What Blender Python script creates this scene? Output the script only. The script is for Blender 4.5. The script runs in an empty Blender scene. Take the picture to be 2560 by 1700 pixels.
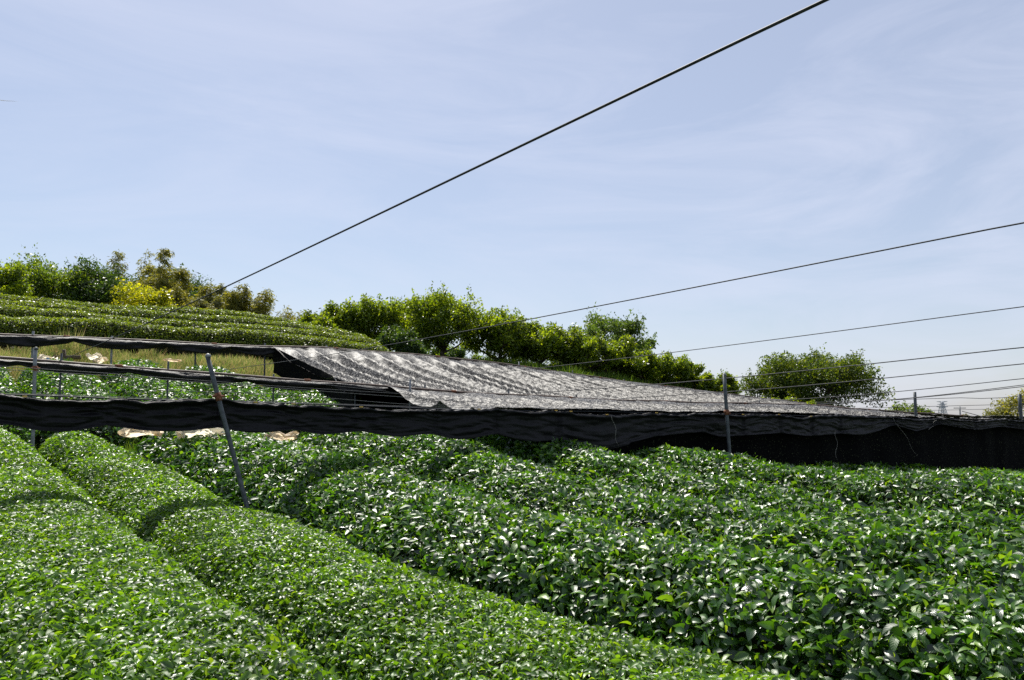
import bpy, math, random
import numpy as np
from mathutils import Vector, noise as mnoise

rng = np.random.default_rng(7)
random.seed(7)
R = math.radians
SC = bpy.context.scene
COL = SC.collection

# ------------------------------------------------------------------ camera, sky, sun
FPX = 2009.0
TILT = math.atan(200 / FPX)
cam_d = bpy.data.cameras.new("camera"); cam = bpy.data.objects.new("camera", cam_d); COL.objects.link(cam)
cam_d.sensor_width = 36; cam_d.lens = 36 * FPX / 2560; cam_d.clip_start = 0.05; cam_d.clip_end = 8000
cam.location = (0, 0, 0); cam.rotation_euler = (R(90) + TILT, 0, 0)
SC.camera = cam

SUN_EL, SUN_AZ = 56.0, -22.0          # azimuth measured from +Y towards +X
sd = Vector((math.sin(R(SUN_AZ)) * math.cos(R(SUN_EL)), math.cos(R(SUN_AZ)) * math.cos(R(SUN_EL)), math.sin(R(SUN_EL))))
sun_d = bpy.data.lights.new("sun", "SUN"); sun = bpy.data.objects.new("sun", sun_d); COL.objects.link(sun)
sun_d.energy = 5.0; sun_d.angle = R(0.5); sun_d.color = (1.0, 0.96, 0.88)
sun.rotation_euler = sd.to_track_quat('Z', 'Y').to_euler(); sun.location = sd * 60

W = bpy.data.worlds.new("World"); SC.world = W; W.use_nodes = True
nt = W.node_tree; nt.nodes.clear()
def N(t, tree=None, **kw):
    n = (tree or nt).nodes.new(t)
    for k, v in kw.items(): setattr(n, k, v)
    return n
out = N('ShaderNodeOutputWorld'); bg = N('ShaderNodeBackground'); bg.inputs[1].default_value = 0.078
sky = N('ShaderNodeTexSky'); sky.sky_type = 'NISHITA'; sky.sun_disc = False
sky.sun_elevation = R(SUN_EL); sky.sun_rotation = R(SUN_AZ); sky.air_density = 1.0; sky.dust_density = 1.0; sky.ozone_density = 1.6
tc = N('ShaderNodeTexCoord'); mp = N('ShaderNodeMapping'); mp.inputs['Scale'].default_value = (1.0, 1.3, 4.2); mp.inputs['Rotation'].default_value = (0, R(-24), R(10))
n1 = N('ShaderNodeTexNoise'); n1.inputs['Scale'].default_value = 2.1; n1.inputs['Detail'].default_value = 10; n1.inputs['Roughness'].default_value = 0.62; n1.inputs['Distortion'].default_value = 1.4
cr = N('ShaderNodeValToRGB'); cr.color_ramp.elements[0].position = 0.40; cr.color_ramp.elements[1].position = 0.80
cr.color_ramp.elements[0].color = (0.38,) * 3 + (1,); cr.color_ramp.elements[1].color = (0.78,) * 3 + (1,)
# more veil towards the right of the view (east-ish) than the left
sx = N('ShaderNodeSeparateXYZ'); mr = N('ShaderNodeMapRange'); mr.inputs[1].default_value = -0.7; mr.inputs[2].default_value = 0.7; mr.inputs[3].default_value = 0.62; mr.inputs[4].default_value = 1.1
mu = N('ShaderNodeMath', operation='MULTIPLY')
mx = N('ShaderNodeMix', data_type='RGBA'); mx.inputs[7].default_value = (6.9, 7.3, 8.8, 1)
L = nt.links.new
L(tc.outputs['Generated'], mp.inputs[0]); L(mp.outputs[0], n1.inputs['Vector']); L(n1.outputs[0], cr.inputs[0])
L(tc.outputs['Generated'], sx.inputs[0]); L(sx.outputs[0], mr.inputs[0]); L(mr.outputs[0], mu.inputs[0]); L(cr.outputs[0], mu.inputs[1])
L(mu.outputs[0], mx.inputs[0]); L(sky.outputs[0], mx.inputs[6]); L(mx.outputs[2], bg.inputs[0]); L(bg.outputs[0], out.inputs[0])

SC.view_settings.view_transform = 'Standard'; SC.view_settings.look = 'None'; SC.view_settings.exposure = 0.5; SC.view_settings.gamma = 1
SC.cycles.max_bounces = 7; SC.cycles.transparent_max_bounces = 8; SC.cycles.diffuse_bounces = 3; SC.cycles.glossy_bounces = 2; SC.cycles.transmission_bounces = 4
SC.cycles.use_denoising = False
try: SC.cycles.sample_clamp_indirect = 6
except Exception: pass

# ------------------------------------------------------------------ geometry helpers
ct, st_ = math.cos(TILT), math.sin(TILT)
def ray(px, py):
    cx = (px - 1280) / FPX; cy = -(py - 850) / FPX
    return np.array([cx, ct - st_ * cy, st_ + ct * cy])
def at(px, py, Y):
    r = ray(px, py); return r / r[1] * Y
Dv = np.array([0.804, 0.595]); Vv = np.array([-0.595, 0.804])     # along the pipe rails / along the tea rows
Dv /= np.linalg.norm(Dv); Vv = np.array([-Dv[1], Dv[0]])
def xy(u, v): return np.array([Dv[0] * u + Vv[0] * v, Dv[1] * u + Vv[1] * v])
def uvof(x, y): return Dv[0] * x + Dv[1] * y, Vv[0] * x + Vv[1] * y
def onv(px, py, v):
    """the point where the sight line meets the vertical plane of a rail line"""
    r = ray(px, py); d = Vv[0] * r[0] + Vv[1] * r[1]
    return r * (v / d)
def line_table(pts, v):
    us, zs = [], []
    for px, py in pts:
        p = onv(px, py, v); us.append(uvof(p[0], p[1])[0]); zs.append(p[2])
    return np.array(us), np.array(zs)
V1, V2, V3 = 7.11, 12.0, 17.0
L1 = line_table([(-300, 975), (0, 984), (180, 990), (291, 993), (400, 996), (546, 996), (729, 1004), (905, 1013), (1091, 1020), (1244, 1021), (1396, 1025), (1674, 1031), (1820, 1031), (1963, 1036), (2100, 1038), (2336, 1045), (2560, 1050), (2760, 1054)], V1)
L2 = line_table([(-300, 880), (0, 899), (182, 911), (364, 924), (546, 939), (729, 952), (878, 961), (1040, 976), (1176, 984), (1400, 996), (1573, 1004), (1776, 1009), (2000, 1013), (2200, 1028), (2400, 1040)], V2)
L3 = line_table([(-300, 830), (0, 839), (182, 844), (291, 850), (474, 859), (656, 868), (817, 871), (1000, 885), (1200, 903), (1400, 931), (1556, 954), (1708, 972), (1850, 990), (2041, 1012), (2251, 1036)], V3)
def zl(tab, u): return np.interp(u, tab[0], tab[1])
def p3(u, v, z): a = xy(u, v); return np.array([a[0], a[1], z])

# terrain: thin-plate surface through surveyed heights, in (u, v)
TP = []
def tp(u, v, z): TP.append((u, v, z))
for u in (-4, 1.5, 5, 9):
    tp(u, -6, -1.42); tp(u, 0, -1.42); tp(u, 3, -1.38)
for u, z in ((14, -1.5), (22, -1.7)): tp(u, -6, z); tp(u, 2, z)
tp(1.5, 5, -1.30); tp(5, 5, -1.26); tp(9, 4.5, -1.42); tp(-3, 6, -1.2)
tp(1.9, 7, -1.2); tp(5, 7, -.97); tp(6.5, 7, -.95); tp(7.5, 7, -1.20); tp(8.7, 7, -1.33); tp(10, 7, -1.40); tp(13, 7, -1.49); tp(19, 7, -1.80); tp(26, 7, -1.9)
tp(-2, 9, -.92); tp(1.9, 9, -.93); tp(4.5, 9, -.86); tp(1.9, 11, -.66); tp(4.5, 11, -.70); tp(-2, 12, -.55)
tp(1.5, 12.4, -.5); tp(5, 12.4, -.5); tp(1.5, 14, -.12); tp(5, 14, -.12); tp(1.5, 16.6, .45); tp(5, 16.6, .47); tp(-3, 16.6, .45)
for u, a, b in ((8.5, -.8, -.2), (12, -1.0, -.1), (18, -1.1, -.4), (25, -1.2, -.75), (35, -1.6, -1.3)): tp(u, 12, a); tp(u, 17, b)
for u in (-5, 2, 6): tp(u, 17.4, .68); tp(u, 18.3, 1.1); tp(u, 19.2, 1.36)
for u in (-6, 1.5, 5.5, 8.2): tp(u, 20.4, 1.46); tp(u, 21.8, 1.82); tp(u, 23.2, 2.16); tp(u, 24.6, 2.50); tp(u, 27, 2.72); tp(u, 33, 2.9)
tp(10.6, 20.5, 1.32); tp(13, 24.8, 2.1); tp(12, 22.6, 1.7); tp(14.7, 23.9, 1.95); tp(18.1, 23.9, 1.95); tp(16, 30, 2.2)
tp(24.4, 21.7, 1.2); tp(30.3, 22.4, .7); tp(40.7, 22.1, .1); tp(26, 30, 1.3); tp(45, 32, -.3); tp(13, 19.2, .8); tp(18, 19.5, 1.0); tp(40, 5, -2.4)
TP = np.array(TP)
def _k(r2): return 0.5 * r2 * np.log(r2 + 1e-9)
_n = len(TP); _A = np.zeros((_n + 3, _n + 3)); _d = ((TP[:, None, :2] - TP[None, :, :2]) ** 2).sum(-1)
_A[:_n, :_n] = _k(_d) + np.eye(_n) * 0.05; _A[:_n, _n] = 1; _A[:_n, _n + 1:] = TP[:, :2]; _A[_n:, :_n] = _A[:_n, _n:].T
_w = np.linalg.solve(_A, np.concatenate([TP[:, 2], np.zeros(3)]))
def ground(x, y):
    x = np.asarray(x, float); y = np.asarray(y, float); sh = x.shape; x = x.ravel(); y = y.ravel()
    u, v = uvof(x, y); uc = np.clip(u, -12, 48); vc = np.clip(v, -7, 38)
    o = np.empty(len(x))
    for s in range(0, len(x), 60000):
        e = s + 60000
        d = (uc[s:e, None] - TP[None, :, 0]) ** 2 + (vc[s:e, None] - TP[None, :, 1]) ** 2
        o[s:e] = _k(d) @ _w[:_n] + _w[_n] + _w[_n + 1] * uc[s:e] + _w[_n + 2] * vc[s:e]
    dist = np.hypot(x - 6, y - 18); t = np.clip((dist - 45) / 90, 0, 1); t = t * t * (3 - 2 * t)
    return (o * (1 - t) + -4.0 * t).reshape(sh)
def groundp(u, v): a = xy(u, v); return float(ground(a[0], a[1]))

def link(o, name=None, parent=None, mat=None):
    COL.objects.link(o)
    if parent: o.parent = parent
    if mat is not None: o.data.materials.append(mat)
    return o
def tag(o, label=None, cat=None, group=None, kind=None):
    if label: o['label'] = label
    if cat: o['category'] = cat
    if group: o['group'] = group
    if kind: o['kind'] = kind
    return o
def empty(name, loc=(0, 0, 0)):
    o = bpy.data.objects.new(name, None); o.location = loc; o.empty_display_size = .2; COL.objects.link(o); return o
def np_mesh(name, V, F, mat, parent=None, uv=None, smooth=True, origin=None):
    """V (n,3); F list of int arrays (m,k) with k fixed per array; uv list of (m,k,2) per array or None"""
    me = bpy.data.meshes.new(name)
    V = np.asarray(V, np.float32)
    if origin is not None: V = V - np.asarray(origin, np.float32)
    me.vertices.add(len(V)); me.vertices.foreach_set('co', V.ravel())
    loops = np.concatenate([f.ravel() for f in F]).astype(np.int32)
    tot = np.concatenate([np.full(len(f), f.shape[1]) for f in F]); start = np.concatenate([[0], np.cumsum(tot)[:-1]]).astype(np.int32)
    me.loops.add(len(loops)); me.loops.foreach_set('vertex_index', loops)
    me.polygons.add(len(tot)); me.polygons.foreach_set('loop_start', start)
    if smooth: me.polygons.foreach_set('use_smooth', np.ones(len(tot), bool))
    if uv is not None:
        l = me.uv_layers.new(name='UVMap'); l.data.foreach_set('uv', np.concatenate([a.reshape(-1, 2) for a in uv]).astype(np.float32).ravel())
    me.update(calc_edges=True)
    me.materials.append(mat)
    o = bpy.data.objects.new(name, me); COL.objects.link(o)
    if parent: o.parent = parent
    if origin is not None and parent is None: o.location = tuple(float(a) for a in origin)
    return o

# leaf shapes: rows of (across, along, up)
def leaf_template(lod):
    if lod == 0:
        v = [(0, 0, 0)]; uv = [(.5, 0)]
        for y, w, z in ((.22, .78, .02), (.5, 1.0, .03), (.78, .66, -.02)):
            v += [(-.5 * w, y, z + .10 * w), (0, y, z), (.5 * w, y, z + .10 * w)]; uv += [(.5 - .5 * w, y), (.5, y), (.5 + .5 * w, y)]
        v.append((0, 1, -.10)); uv.append((.5, 1))
        tri = [(0, 2, 1), (0, 3, 2), (7, 8, 10), (8, 9, 10)]; quad = [(1, 2, 5, 4), (2, 3, 6, 5), (4, 5, 8, 7), (5, 6, 9, 8)]
    elif lod == 1:
        v = [(0, 0, 0), (-.47, .45, .10), (0, .5, .0), (.47, .45, .10), (0, 1, -.08)]; uv = [(.5, 0), (0, .45), (.5, .5), (1, .45), (.5, 1)]
        tri = [(0, 2, 1), (0, 3, 2), (1, 2, 4), (2, 3, 4)]; quad = []
    else:
        v = [(0, 0, 0), (.46, .5, .05), (0, 1, 0), (-.46, .5, .05)]; uv = [(.5, 0), (1, .5), (.5, 1), (0, .5)]
        tri = []; quad = [(0, 1, 2, 3)]
    return np.array(v, float), np.array(uv, float), np.array(tri, int).reshape(-1, 3), np.array(quad, int).reshape(-1, 4)
TPL = [leaf_template(i) for i in range(3)]
def leaves(P, A, Nn, Ln, Wd, lod, curl=None):
    """returns V, F(list), UV(list) arrays of many leaves, lod is an int array"""
    A = A / np.linalg.norm(A, axis=1)[:, None]
    Nn = Nn - (Nn * A).sum(1)[:, None] * A; Nn /= (np.linalg.norm(Nn, axis=1)[:, None] + 1e-9)
    B = np.cross(A, Nn)
    if curl is None: curl = rng.uniform(-.35, .08, len(P))
    Vs, Fs, Us, off = [], [], [], 0
    for l in range(3):
        m = lod == l; n = int(m.sum())
        if not n: continue
        tv, tuv, tt, tq = TPL[l]; K = len(tv)
        X = tv[None, :, 0, None] * Wd[m][:, None, None] * B[m][:, None, :]
        Y = tv[None, :, 1, None] * Ln[m][:, None, None] * A[m][:, None, :]
        zz = tv[None, :, 2] + curl[m][:, None] * tv[None, :, 1] ** 2
        Z = zz[:, :, None] * Ln[m][:, None, None] * Nn[m][:, None, :]
        Vs.append((P[m][:, None, :] + X + Y + Z).reshape(-1, 3))
        base = off + np.arange(n)[:, None, None] * K
        for t in (tt, tq):
            if len(t):
                Fs.append((base + t[None]).reshape(-1, t.shape[1])); Us.append(np.broadcast_to(tuv[t][None], (n,) + tuv[t].shape).reshape(-1, t.shape[1], 2))
        off += n * K
    return np.concatenate(Vs), Fs, Us

def tube(pts, rad, n=8, cap=True):
    pts = np.asarray(pts, float); m = len(pts); rad = np.broadcast_to(np.asarray(rad, float), (m,))
    T = np.gradient(pts, axis=0); T /= np.linalg.norm(T, axis=1)[:, None] + 1e-12
    up = np.array([0, 0, 1.]) if abs(T[0][2]) < .9 else np.array([1., 0, 0])
    a = np.cross(T, up); a /= np.linalg.norm(a, axis=1)[:, None] + 1e-12; b = np.cross(T, a)
    th = np.arange(n) / n * 2 * math.pi
    Vt = pts[:, None, :] + rad[:, None, None] * (np.cos(th)[None, :, None] * a[:, None, :] + np.sin(th)[None, :, None] * b[:, None, :])
    i = np.arange(m - 1)[:, None] * n; j = np.arange(n)[None, :]; j2 = (j + 1) % n
    F = np.stack([i + j, i + j2, i + n + j2, i + n + j], -1).reshape(-1, 4)
    V = Vt.reshape(-1, 3); tri = np.zeros((0, 3), int)
    if cap:
        V = np.concatenate([V, pts[:1], pts[-1:]]); c0, c1 = len(V) - 2, len(V) - 1; jj = np.arange(n); e = (m - 1) * n
        tri = np.concatenate([np.stack([np.full(n, c0), (jj + 1) % n, jj], -1), np.stack([np.full(n, c1), e + jj, e + (jj + 1) % n], -1)])
    return V, F, tri
class MB:
    def __init__(s): s.V = []; s.Q = []; s.T = []; s.n = 0
    def add(s, V, Q=None, T=None):
        s.V.append(np.asarray(V, float))
        if Q is not None and len(Q): s.Q.append(np.asarray(Q, int) + s.n)
        if T is not None and len(T): s.T.append(np.asarray(T, int) + s.n)
        s.n += len(V); return s
    def tube(s, pts, rad, n=8): return s.add(*tube(pts, rad, n))
    def box(s, c, sx, sy, sz, ax=None):
        ax = np.eye(3) if ax is None else ax; k = np.array([(x, y, z) for z in (-.5, .5) for y in (-.5, .5) for x in (-.5, .5)]) * [sx, sy, sz]
        return s.add(np.asarray(c) + k @ ax, [(0, 2, 3, 1), (4, 5, 7, 6), (0, 1, 5, 4), (2, 6, 7, 3), (0, 4, 6, 2), (1, 3, 7, 5)])
    def build(s, name, mat, parent=None, smooth=True, origin=None):
        F = []
        if s.Q: F.append(np.concatenate(s.Q))
        if s.T: F.append(np.concatenate(s.T))
        return np_mesh(name, np.concatenate(s.V), F, mat, parent, None, smooth, origin)
def grid_faces(nu, nv):
    i = np.arange(nu - 1)[:, None] * nv; j = np.arange(nv - 1)[None, :]
    return np.stack([i + j, i + nv + j, i + nv + j + 1, i + j + 1], -1).reshape(-1, 4)

# smooth value noise for arrays
_tab = rng.random((256, 256))
def vnoise(x, y):
    xi = np.floor(x).astype(int); yi = np.floor(y).astype(int); fx = x - xi; fy = y - yi
    fx = fx * fx * (3 - 2 * fx); fy = fy * fy * (3 - 2 * fy)
    g = lambda a, b: _tab[a & 255, b & 255]
    return (g(xi, yi) * (1 - fx) + g(xi + 1, yi) * fx) * (1 - fy) + (g(xi, yi + 1) * (1 - fx) + g(xi + 1, yi + 1) * fx) * fy
def fnoise(x, y, o=3):
    s = 0; a = 1; t = 0
    for k in range(o): s = s + a * vnoise(x * 2 ** k + 17.3 * k, y * 2 ** k + 5.1 * k); t += a; a *= .5
    return s / t * 2 - 1

# ------------------------------------------------------------------ materials
def mat(name):
    m = bpy.data.materials.new(name); m.use_nodes = True; t = m.node_tree; t.nodes.clear(); return m, t
def leaf_mat(name, cols, rough=.34, trans=.35, tcol=None, spec=.5, vein=False, clump=2.0, tgain=2.2):
    """cols: list of (position, colour) over the random value of a leaf"""
    m, t = mat(name); l = t.links.new
    o = N('ShaderNodeOutputMaterial', t); g = N('ShaderNodeNewGeometry', t); r = N('ShaderNodeValToRGB', t)
    e = r.color_ramp.elements
    e[0].position, e[1].position = cols[0][0], cols[-1][0]; e[0].color = cols[0][1] + (1,); e[1].color = cols[-1][1] + (1,)
    for p, c in cols[1:-1]: q = e.new(p); q.color = c + (1,)
    l(g.outputs['Random Per Island'], r.inputs[0])
    tc = N('ShaderNodeTexCoord', t); nz = N('ShaderNodeTexNoise', t); nz.inputs['Scale'].default_value = clump; nz.inputs['Detail'].default_value = 2
    l(tc.outputs['Object'], nz.inputs['Vector'])
    hs = N('ShaderNodeHueSaturation', t); mr = N('ShaderNodeMapRange', t); mr.inputs[1].default_value = .3; mr.inputs[2].default_value = .7; mr.inputs[3].default_value = .75; mr.inputs[4].default_value = 1.25
    l(nz.outputs[0], mr.inputs[0]); l(mr.outputs[0], hs.inputs['Value']); l(r.outputs[0], hs.inputs['Color'])
    p = N('ShaderNodeBsdfPrincipled', t); p.inputs['Roughness'].default_value = rough; p.inputs['Specular IOR Level'].default_value = spec
    l(hs.outputs[0], p.inputs['Base Color'])
    rr = N('ShaderNodeMapRange', t); rr.inputs[3].default_value = rough * .75; rr.inputs[4].default_value = rough * 1.45
    wn = N('ShaderNodeMath', t, operation='MULTIPLY'); wn.inputs[1].default_value = 13.7; fr = N('ShaderNodeMath', t, operation='FRACT')
    l(g.outputs['Random Per Island'], wn.inputs[0]); l(wn.outputs[0], fr.inputs[0]); l(fr.outputs[0], rr.inputs[0]); l(rr.outputs[0], p.inputs['Roughness'])
    tr = N('ShaderNodeBsdfTranslucent', t); g2 = N('ShaderNodeMix', t, data_type='RGBA', blend_type='MULTIPLY'); g2.inputs[0].default_value = 1
    tcol = tcol or (1.5, 1.35, .5); g2.inputs[7].default_value = tuple(c * tgain / 2.2 for c in tcol) + (1,)
    l(hs.outputs[0], g2.inputs[6]); l(g2.outputs[2], tr.inputs[0])
    mx = N('ShaderNodeMixShader', t); mx.inputs[0].default_value = trans
    l(p.outputs[0], mx.inputs[1]); l(tr.outputs[0], mx.inputs[2]); l(mx.outputs[0], o.inputs[0])
    if vein:
        uv = N('ShaderNodeUVMap', t); s = N('ShaderNodeSeparateXYZ', t); l(uv.outputs[0], s.inputs[0])
        a = N('ShaderNodeMath', t, operation='SUBTRACT'); a.inputs[1].default_value = .5; b = N('ShaderNodeMath', t, operation='ABSOLUTE')
        l(s.outputs[0], a.inputs[0]); l(a.outputs[0], b.inputs[0])
        c = N('ShaderNodeMath', t, operation='MULTIPLY_ADD'); c.inputs[1].default_value = -.55; l(b.outputs[0], c.inputs[0]); l(s.outputs[1], c.inputs[2])
        d = N('ShaderNodeMath', t, operation='MULTIPLY'); d.inputs[1].default_value = 52; l(c.outputs[0], d.inputs[0])
        f = N('ShaderNodeMath', t, operation='SINE'); l(d.outputs[0], f.inputs[0])
        mid = N('ShaderNodeMapRange', t); mid.inputs[1].default_value = 0; mid.inputs[2].default_value = .06; mid.inputs[3].default_value = -2.0; mid.inputs[4].default_value = 0
        l(b.outputs[0], mid.inputs[0]); h = N('ShaderNodeMath', t, operation='ADD'); l(f.outputs[0], h.inputs[0]); l(mid.outputs[0], h.inputs[1])
        bp = N('ShaderNodeBump', t); bp.inputs['Strength'].default_value = .18; bp.inputs['Distance'].default_value = .0012
        l(h.outputs[0], bp.inputs['Height']); l(bp.outputs[0], p.inputs['Normal'])
    return m
def surf(name, c1, c2, scale=8, rough=.7, spec=.4, metal=0, bump=0, bscale=30, bdist=.01, detail=5, lo=.35, hi=.65, stretch=None, sheen=0):
    m, t = mat(name); l = t.links.new
    o = N('ShaderNodeOutputMaterial', t); p = N('ShaderNodeBsdfPrincipled', t); tc = N('ShaderNodeTexCoord', t); mp = N('ShaderNodeMapping', t)
    if stretch: mp.inputs['Scale'].default_value = stretch
    l(tc.outputs['Object'], mp.inputs[0])
    nz = N('ShaderNodeTexNoise', t); nz.inputs['Scale'].default_value = scale; nz.inputs['Detail'].default_value = detail; l(mp.outputs[0], nz.inputs['Vector'])
    r = N('ShaderNodeValToRGB', t); r.color_ramp.elements[0].position = lo; r.color_ramp.elements[1].position = hi
    r.color_ramp.elements[0].color = c1 + (1,); r.color_ramp.elements[1].color = c2 + (1,)
    l(nz.outputs[0], r.inputs[0]); l(r.outputs[0], p.inputs['Base Color']); l(p.outputs[0], o.inputs[0])
    p.inputs['Roughness'].default_value = rough; p.inputs['Specular IOR Level'].default_value = spec; p.inputs['Metallic'].default_value = metal
    if bump:
        n2 = N('ShaderNodeTexNoise', t); n2.inputs['Scale'].default_value = bscale; n2.inputs['Detail'].default_value = 4; l(mp.outputs[0], n2.inputs['Vector'])
        b = N('ShaderNodeBump', t); b.inputs['Strength'].default_value = bump; b.inputs['Distance'].default_value = bdist; l(n2.outputs[0], b.inputs['Height']); l(b.outputs[0], p.inputs['Normal'])
    return m
M = {}
M['tea_dark'] = leaf_mat('tea_leaf_dark', [(0, (.010, .034, .006)), (.45, (.034, .105, .008)), (.8, (.070, .18, .010)), (1, (.16, .28, .014))], rough=.37, trans=.38, vein=True, spec=1.0, tgain=3.4)
M['tea_light'] = leaf_mat('tea_leaf_light', [(0, (.032, .080, .008)), (.4, (.066, .15, .010)), (.85, (.11, .23, .012)), (1, (.18, .29, .02))], rough=.34, trans=.44, vein=True, spec=.85, tgain=3.4)
M['tea_hill'] = leaf_mat('tea_leaf_hill', [(0, (.05, .085, .008)), (.5, (.11, .17, .010)), (1, (.21, .27, .015))], rough=.42, trans=.42, spec=.5, tgain=3.2)
M['tea_shoot'] = leaf_mat('tea_young_shoot', [(0, (.06, .15, .010)), (.6, (.11, .23, .014)), (1, (.22, .33, .03))], rough=.45, trans=.45, spec=.5, tgain=2.6)
M['core'] = surf('tea_core_dark', (.010, .013, .006), (.03, .028, .014), 30, .9, .1, bump=.6, bscale=60, bdist=.02)  # dark filler colour for the added light-blocking shell inside each row
M['persimmon'] = leaf_mat('persimmon_leaf', [(0, (.045, .080, .008)), (.5, (.095, .150, .010)), (1, (.19, .245, .012))], rough=.4, trans=.5, clump=1.1, tgain=3.9)
M['green_tree'] = leaf_mat('green_tree_leaf', [(0, (.045, .085, .012)), (.5, (.085, .15, .014)), (1, (.16, .21, .015))], rough=.45, trans=.48, clump=1.1, tgain=3.2)
M['wide'] = leaf_mat('wide_tree_leaf', [(0, (.035, .07, .010)), (.5, (.07, .115, .012)), (1, (.14, .18, .014))], rough=.45, trans=.45, clump=.9, tgain=2.8)
M['dark_tree'] = leaf_mat('dark_tree_leaf', [(0, (.015, .04, .010)), (.5, (.035, .075, .013)), (1, (.09, .15, .018))], rough=.45, trans=.42, clump=1.0, tgain=3.0)
M['yellow_tree'] = leaf_mat('yellow_tree_leaf', [(0, (.15, .19, .010)), (.5, (.26, .29, .014)), (1, (.38, .38, .02))], rough=.45, trans=.5, clump=1.3, tgain=3.2)
M['airy'] = leaf_mat('airy_tree_leaf', [(0, (.06, .12, .025)), (1, (.13, .20, .04))], rough=.5, trans=.45)
M['bamboo'] = leaf_mat('bamboo_leaf', [(0, (.10, .115, .022)), (.5, (.18, .19, .033)), (1, (.28, .27, .06))], rough=.5, trans=.46, clump=1.2, tgain=2.8)
M['pale_bamboo'] = leaf_mat('pale_bamboo_leaf', [(0, (.12, .14, .05)), (1, (.27, .28, .11))], rough=.5, trans=.45)
M['drygrass'] = leaf_mat('dry_grass', [(0, (.50, .38, .17)), (.35, (.60, .50, .24)), (.5, (.34, .38, .10)), (1, (.15, .27, .05))], rough=.7, trans=.3, tcol=(1, 1, .8), spec=.2)
M['grass'] = leaf_mat('green_grass', [(0, (.05, .11, .015)), (1, (.14, .22, .03))], rough=.6, trans=.4, spec=.25)
M['bark'] = surf('bark', (.035, .026, .018), (.10, .08, .06), 14, .9, .2, bump=.7, bscale=25, bdist=.02, stretch=(1, 1, .3))
M['culm'] = surf('bamboo_culm', (.16, .17, .05), (.28, .26, .10), 6, .5)
M['galv'] = surf('galvanised_pipe', (.045, .052, .055), (.10, .115, .12), 22, .55, .4, metal=.2, bump=.15, bscale=90, bdist=.002)
M['galv_light'] = surf('bright_galvanised_pipe', (.16, .175, .18), (.28, .29, .29), 22, .5, .5, metal=.2)
M['rust'] = surf('rust', (.10, .035, .015), (.24, .10, .05), 40, .85, .3, bump=.4, bscale=80, bdist=.003)
M['rail'] = surf('weathered_rail_pipe', (.050, .032, .022), (.17, .12, .09), 9, .6, .4, bump=.3, bscale=60, bdist=.003, stretch=(1, 1, 1))
M['wire'] = surf('steel_wire', (.02, .022, .026), (.05, .054, .06), 60, .6, .25)
M['thin'] = surf('thin_wire', (.08, .085, .085), (.15, .155, .15), 40, .6, .3)
M['rope'] = surf('tie_cord', (.20, .19, .16), (.42, .40, .35), 40, .8)
M['clip'] = surf('yellow_clip', (.45, .28, .04), (.60, .42, .10), 20, .5)
M['sack'] = leaf_mat('cream_sack', [(0, (.80, .72, .60)), (1, (.82, .74, .62))], rough=.6, trans=.65, tgain=2.3, tcol=(1, .96, .88), spec=.3, clump=9)
M['sack_white'] = leaf_mat('pale_sack', [(0, (.78, .72, .62)), (1, (.80, .74, .64))], rough=.5, trans=.65, tgain=2.5, tcol=(1, .99, .95), spec=.4, clump=9)
M['sack_blue'] = surf('blue_print', (.25, .38, .75), (.45, .58, .85), 12, .5)
M['sack_tan'] = leaf_mat('tan_sack', [(0, (.74, .64, .50)), (1, (.76, .66, .52))], rough=.6, trans=.6, tcol=(1, .96, .88), spec=.3, clump=9, tgain=2.4)
M['plank'] = surf('old_plank', (.06, .045, .03), (.16, .13, .10), 10, .9, .2, stretch=(1, 6, 6))
M['steel'] = surf('pylon_steel_hazed', (.45, .47, .5), (.55, .57, .6), 1, .6)  # pale grey stands for distance haze, mixed into the steel colour
M['concrete'] = surf('concrete_pole', (.22, .22, .22), (.32, .32, .32), 3, .8)
M['ground'] = surf('soil_and_weeds', (.035, .030, .018), (.055, .085, .020), 2.2, .95, .1, bump=.6, bscale=14, bdist=.04, lo=.42, hi=.6)

# shade net cloth
def net_mat(name, c1, c2, lo, hi, fine, rough, spec, see=0.0, rib=0.4):
    m, t = mat(name); l = t.links.new
    o = N('ShaderNodeOutputMaterial', t); p = N('ShaderNodeBsdfPrincipled', t); tc = N('ShaderNodeTexCoord', t)
    nz = N('ShaderNodeTexNoise', t); nz.inputs['Scale'].default_value = fine; nz.inputs['Detail'].default_value = 3; nz.inputs['Roughness'].default_value = .7; l(tc.outputs['Object'], nz.inputs['Vector'])
    r = N('ShaderNodeValToRGB', t); r.color_ramp.elements[0].position = lo; r.color_ramp.elements[1].position = hi
    r.color_ramp.elements[0].color = c1 + (1,); r.color_ramp.elements[1].color = c2 + (1,); l(nz.outputs[0], r.inputs[0]); l(r.outputs[0], p.inputs['Base Color'])
    p.inputs['Roughness'].default_value = rough; p.inputs['Specular IOR Level'].default_value = spec
    b = N('ShaderNodeBump', t); b.inputs['Strength'].default_value = rib; b.inputs['Distance'].default_value = .01; l(nz.outputs[0], b.inputs['Height']); l(b.outputs[0], p.inputs['Normal'])
    if see > .001:
        tr = N('ShaderNodeBsdfTransparent', t); mx = N('ShaderNodeMixShader', t)
        n2 = N('ShaderNodeTexNoise', t); n2.inputs['Scale'].default_value = fine * 1.7; n2.inputs['Detail'].default_value = 1; l(tc.outputs['Object'], n2.inputs['Vector'])
        mr = N('ShaderNodeMapRange', t); mr.inputs[1].default_value = .62 - see; mr.inputs[2].default_value = .68 - see; l(n2.outputs[0], mr.inputs[0])
        l(mr.outputs[0], mx.inputs[0]); l(p.outputs[0], mx.inputs[1]); l(tr.outputs[0], mx.inputs[2]); l(mx.outputs[0], o.inputs[0])
    else: l(p.outputs[0], o.inputs[0])
    return m
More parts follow.
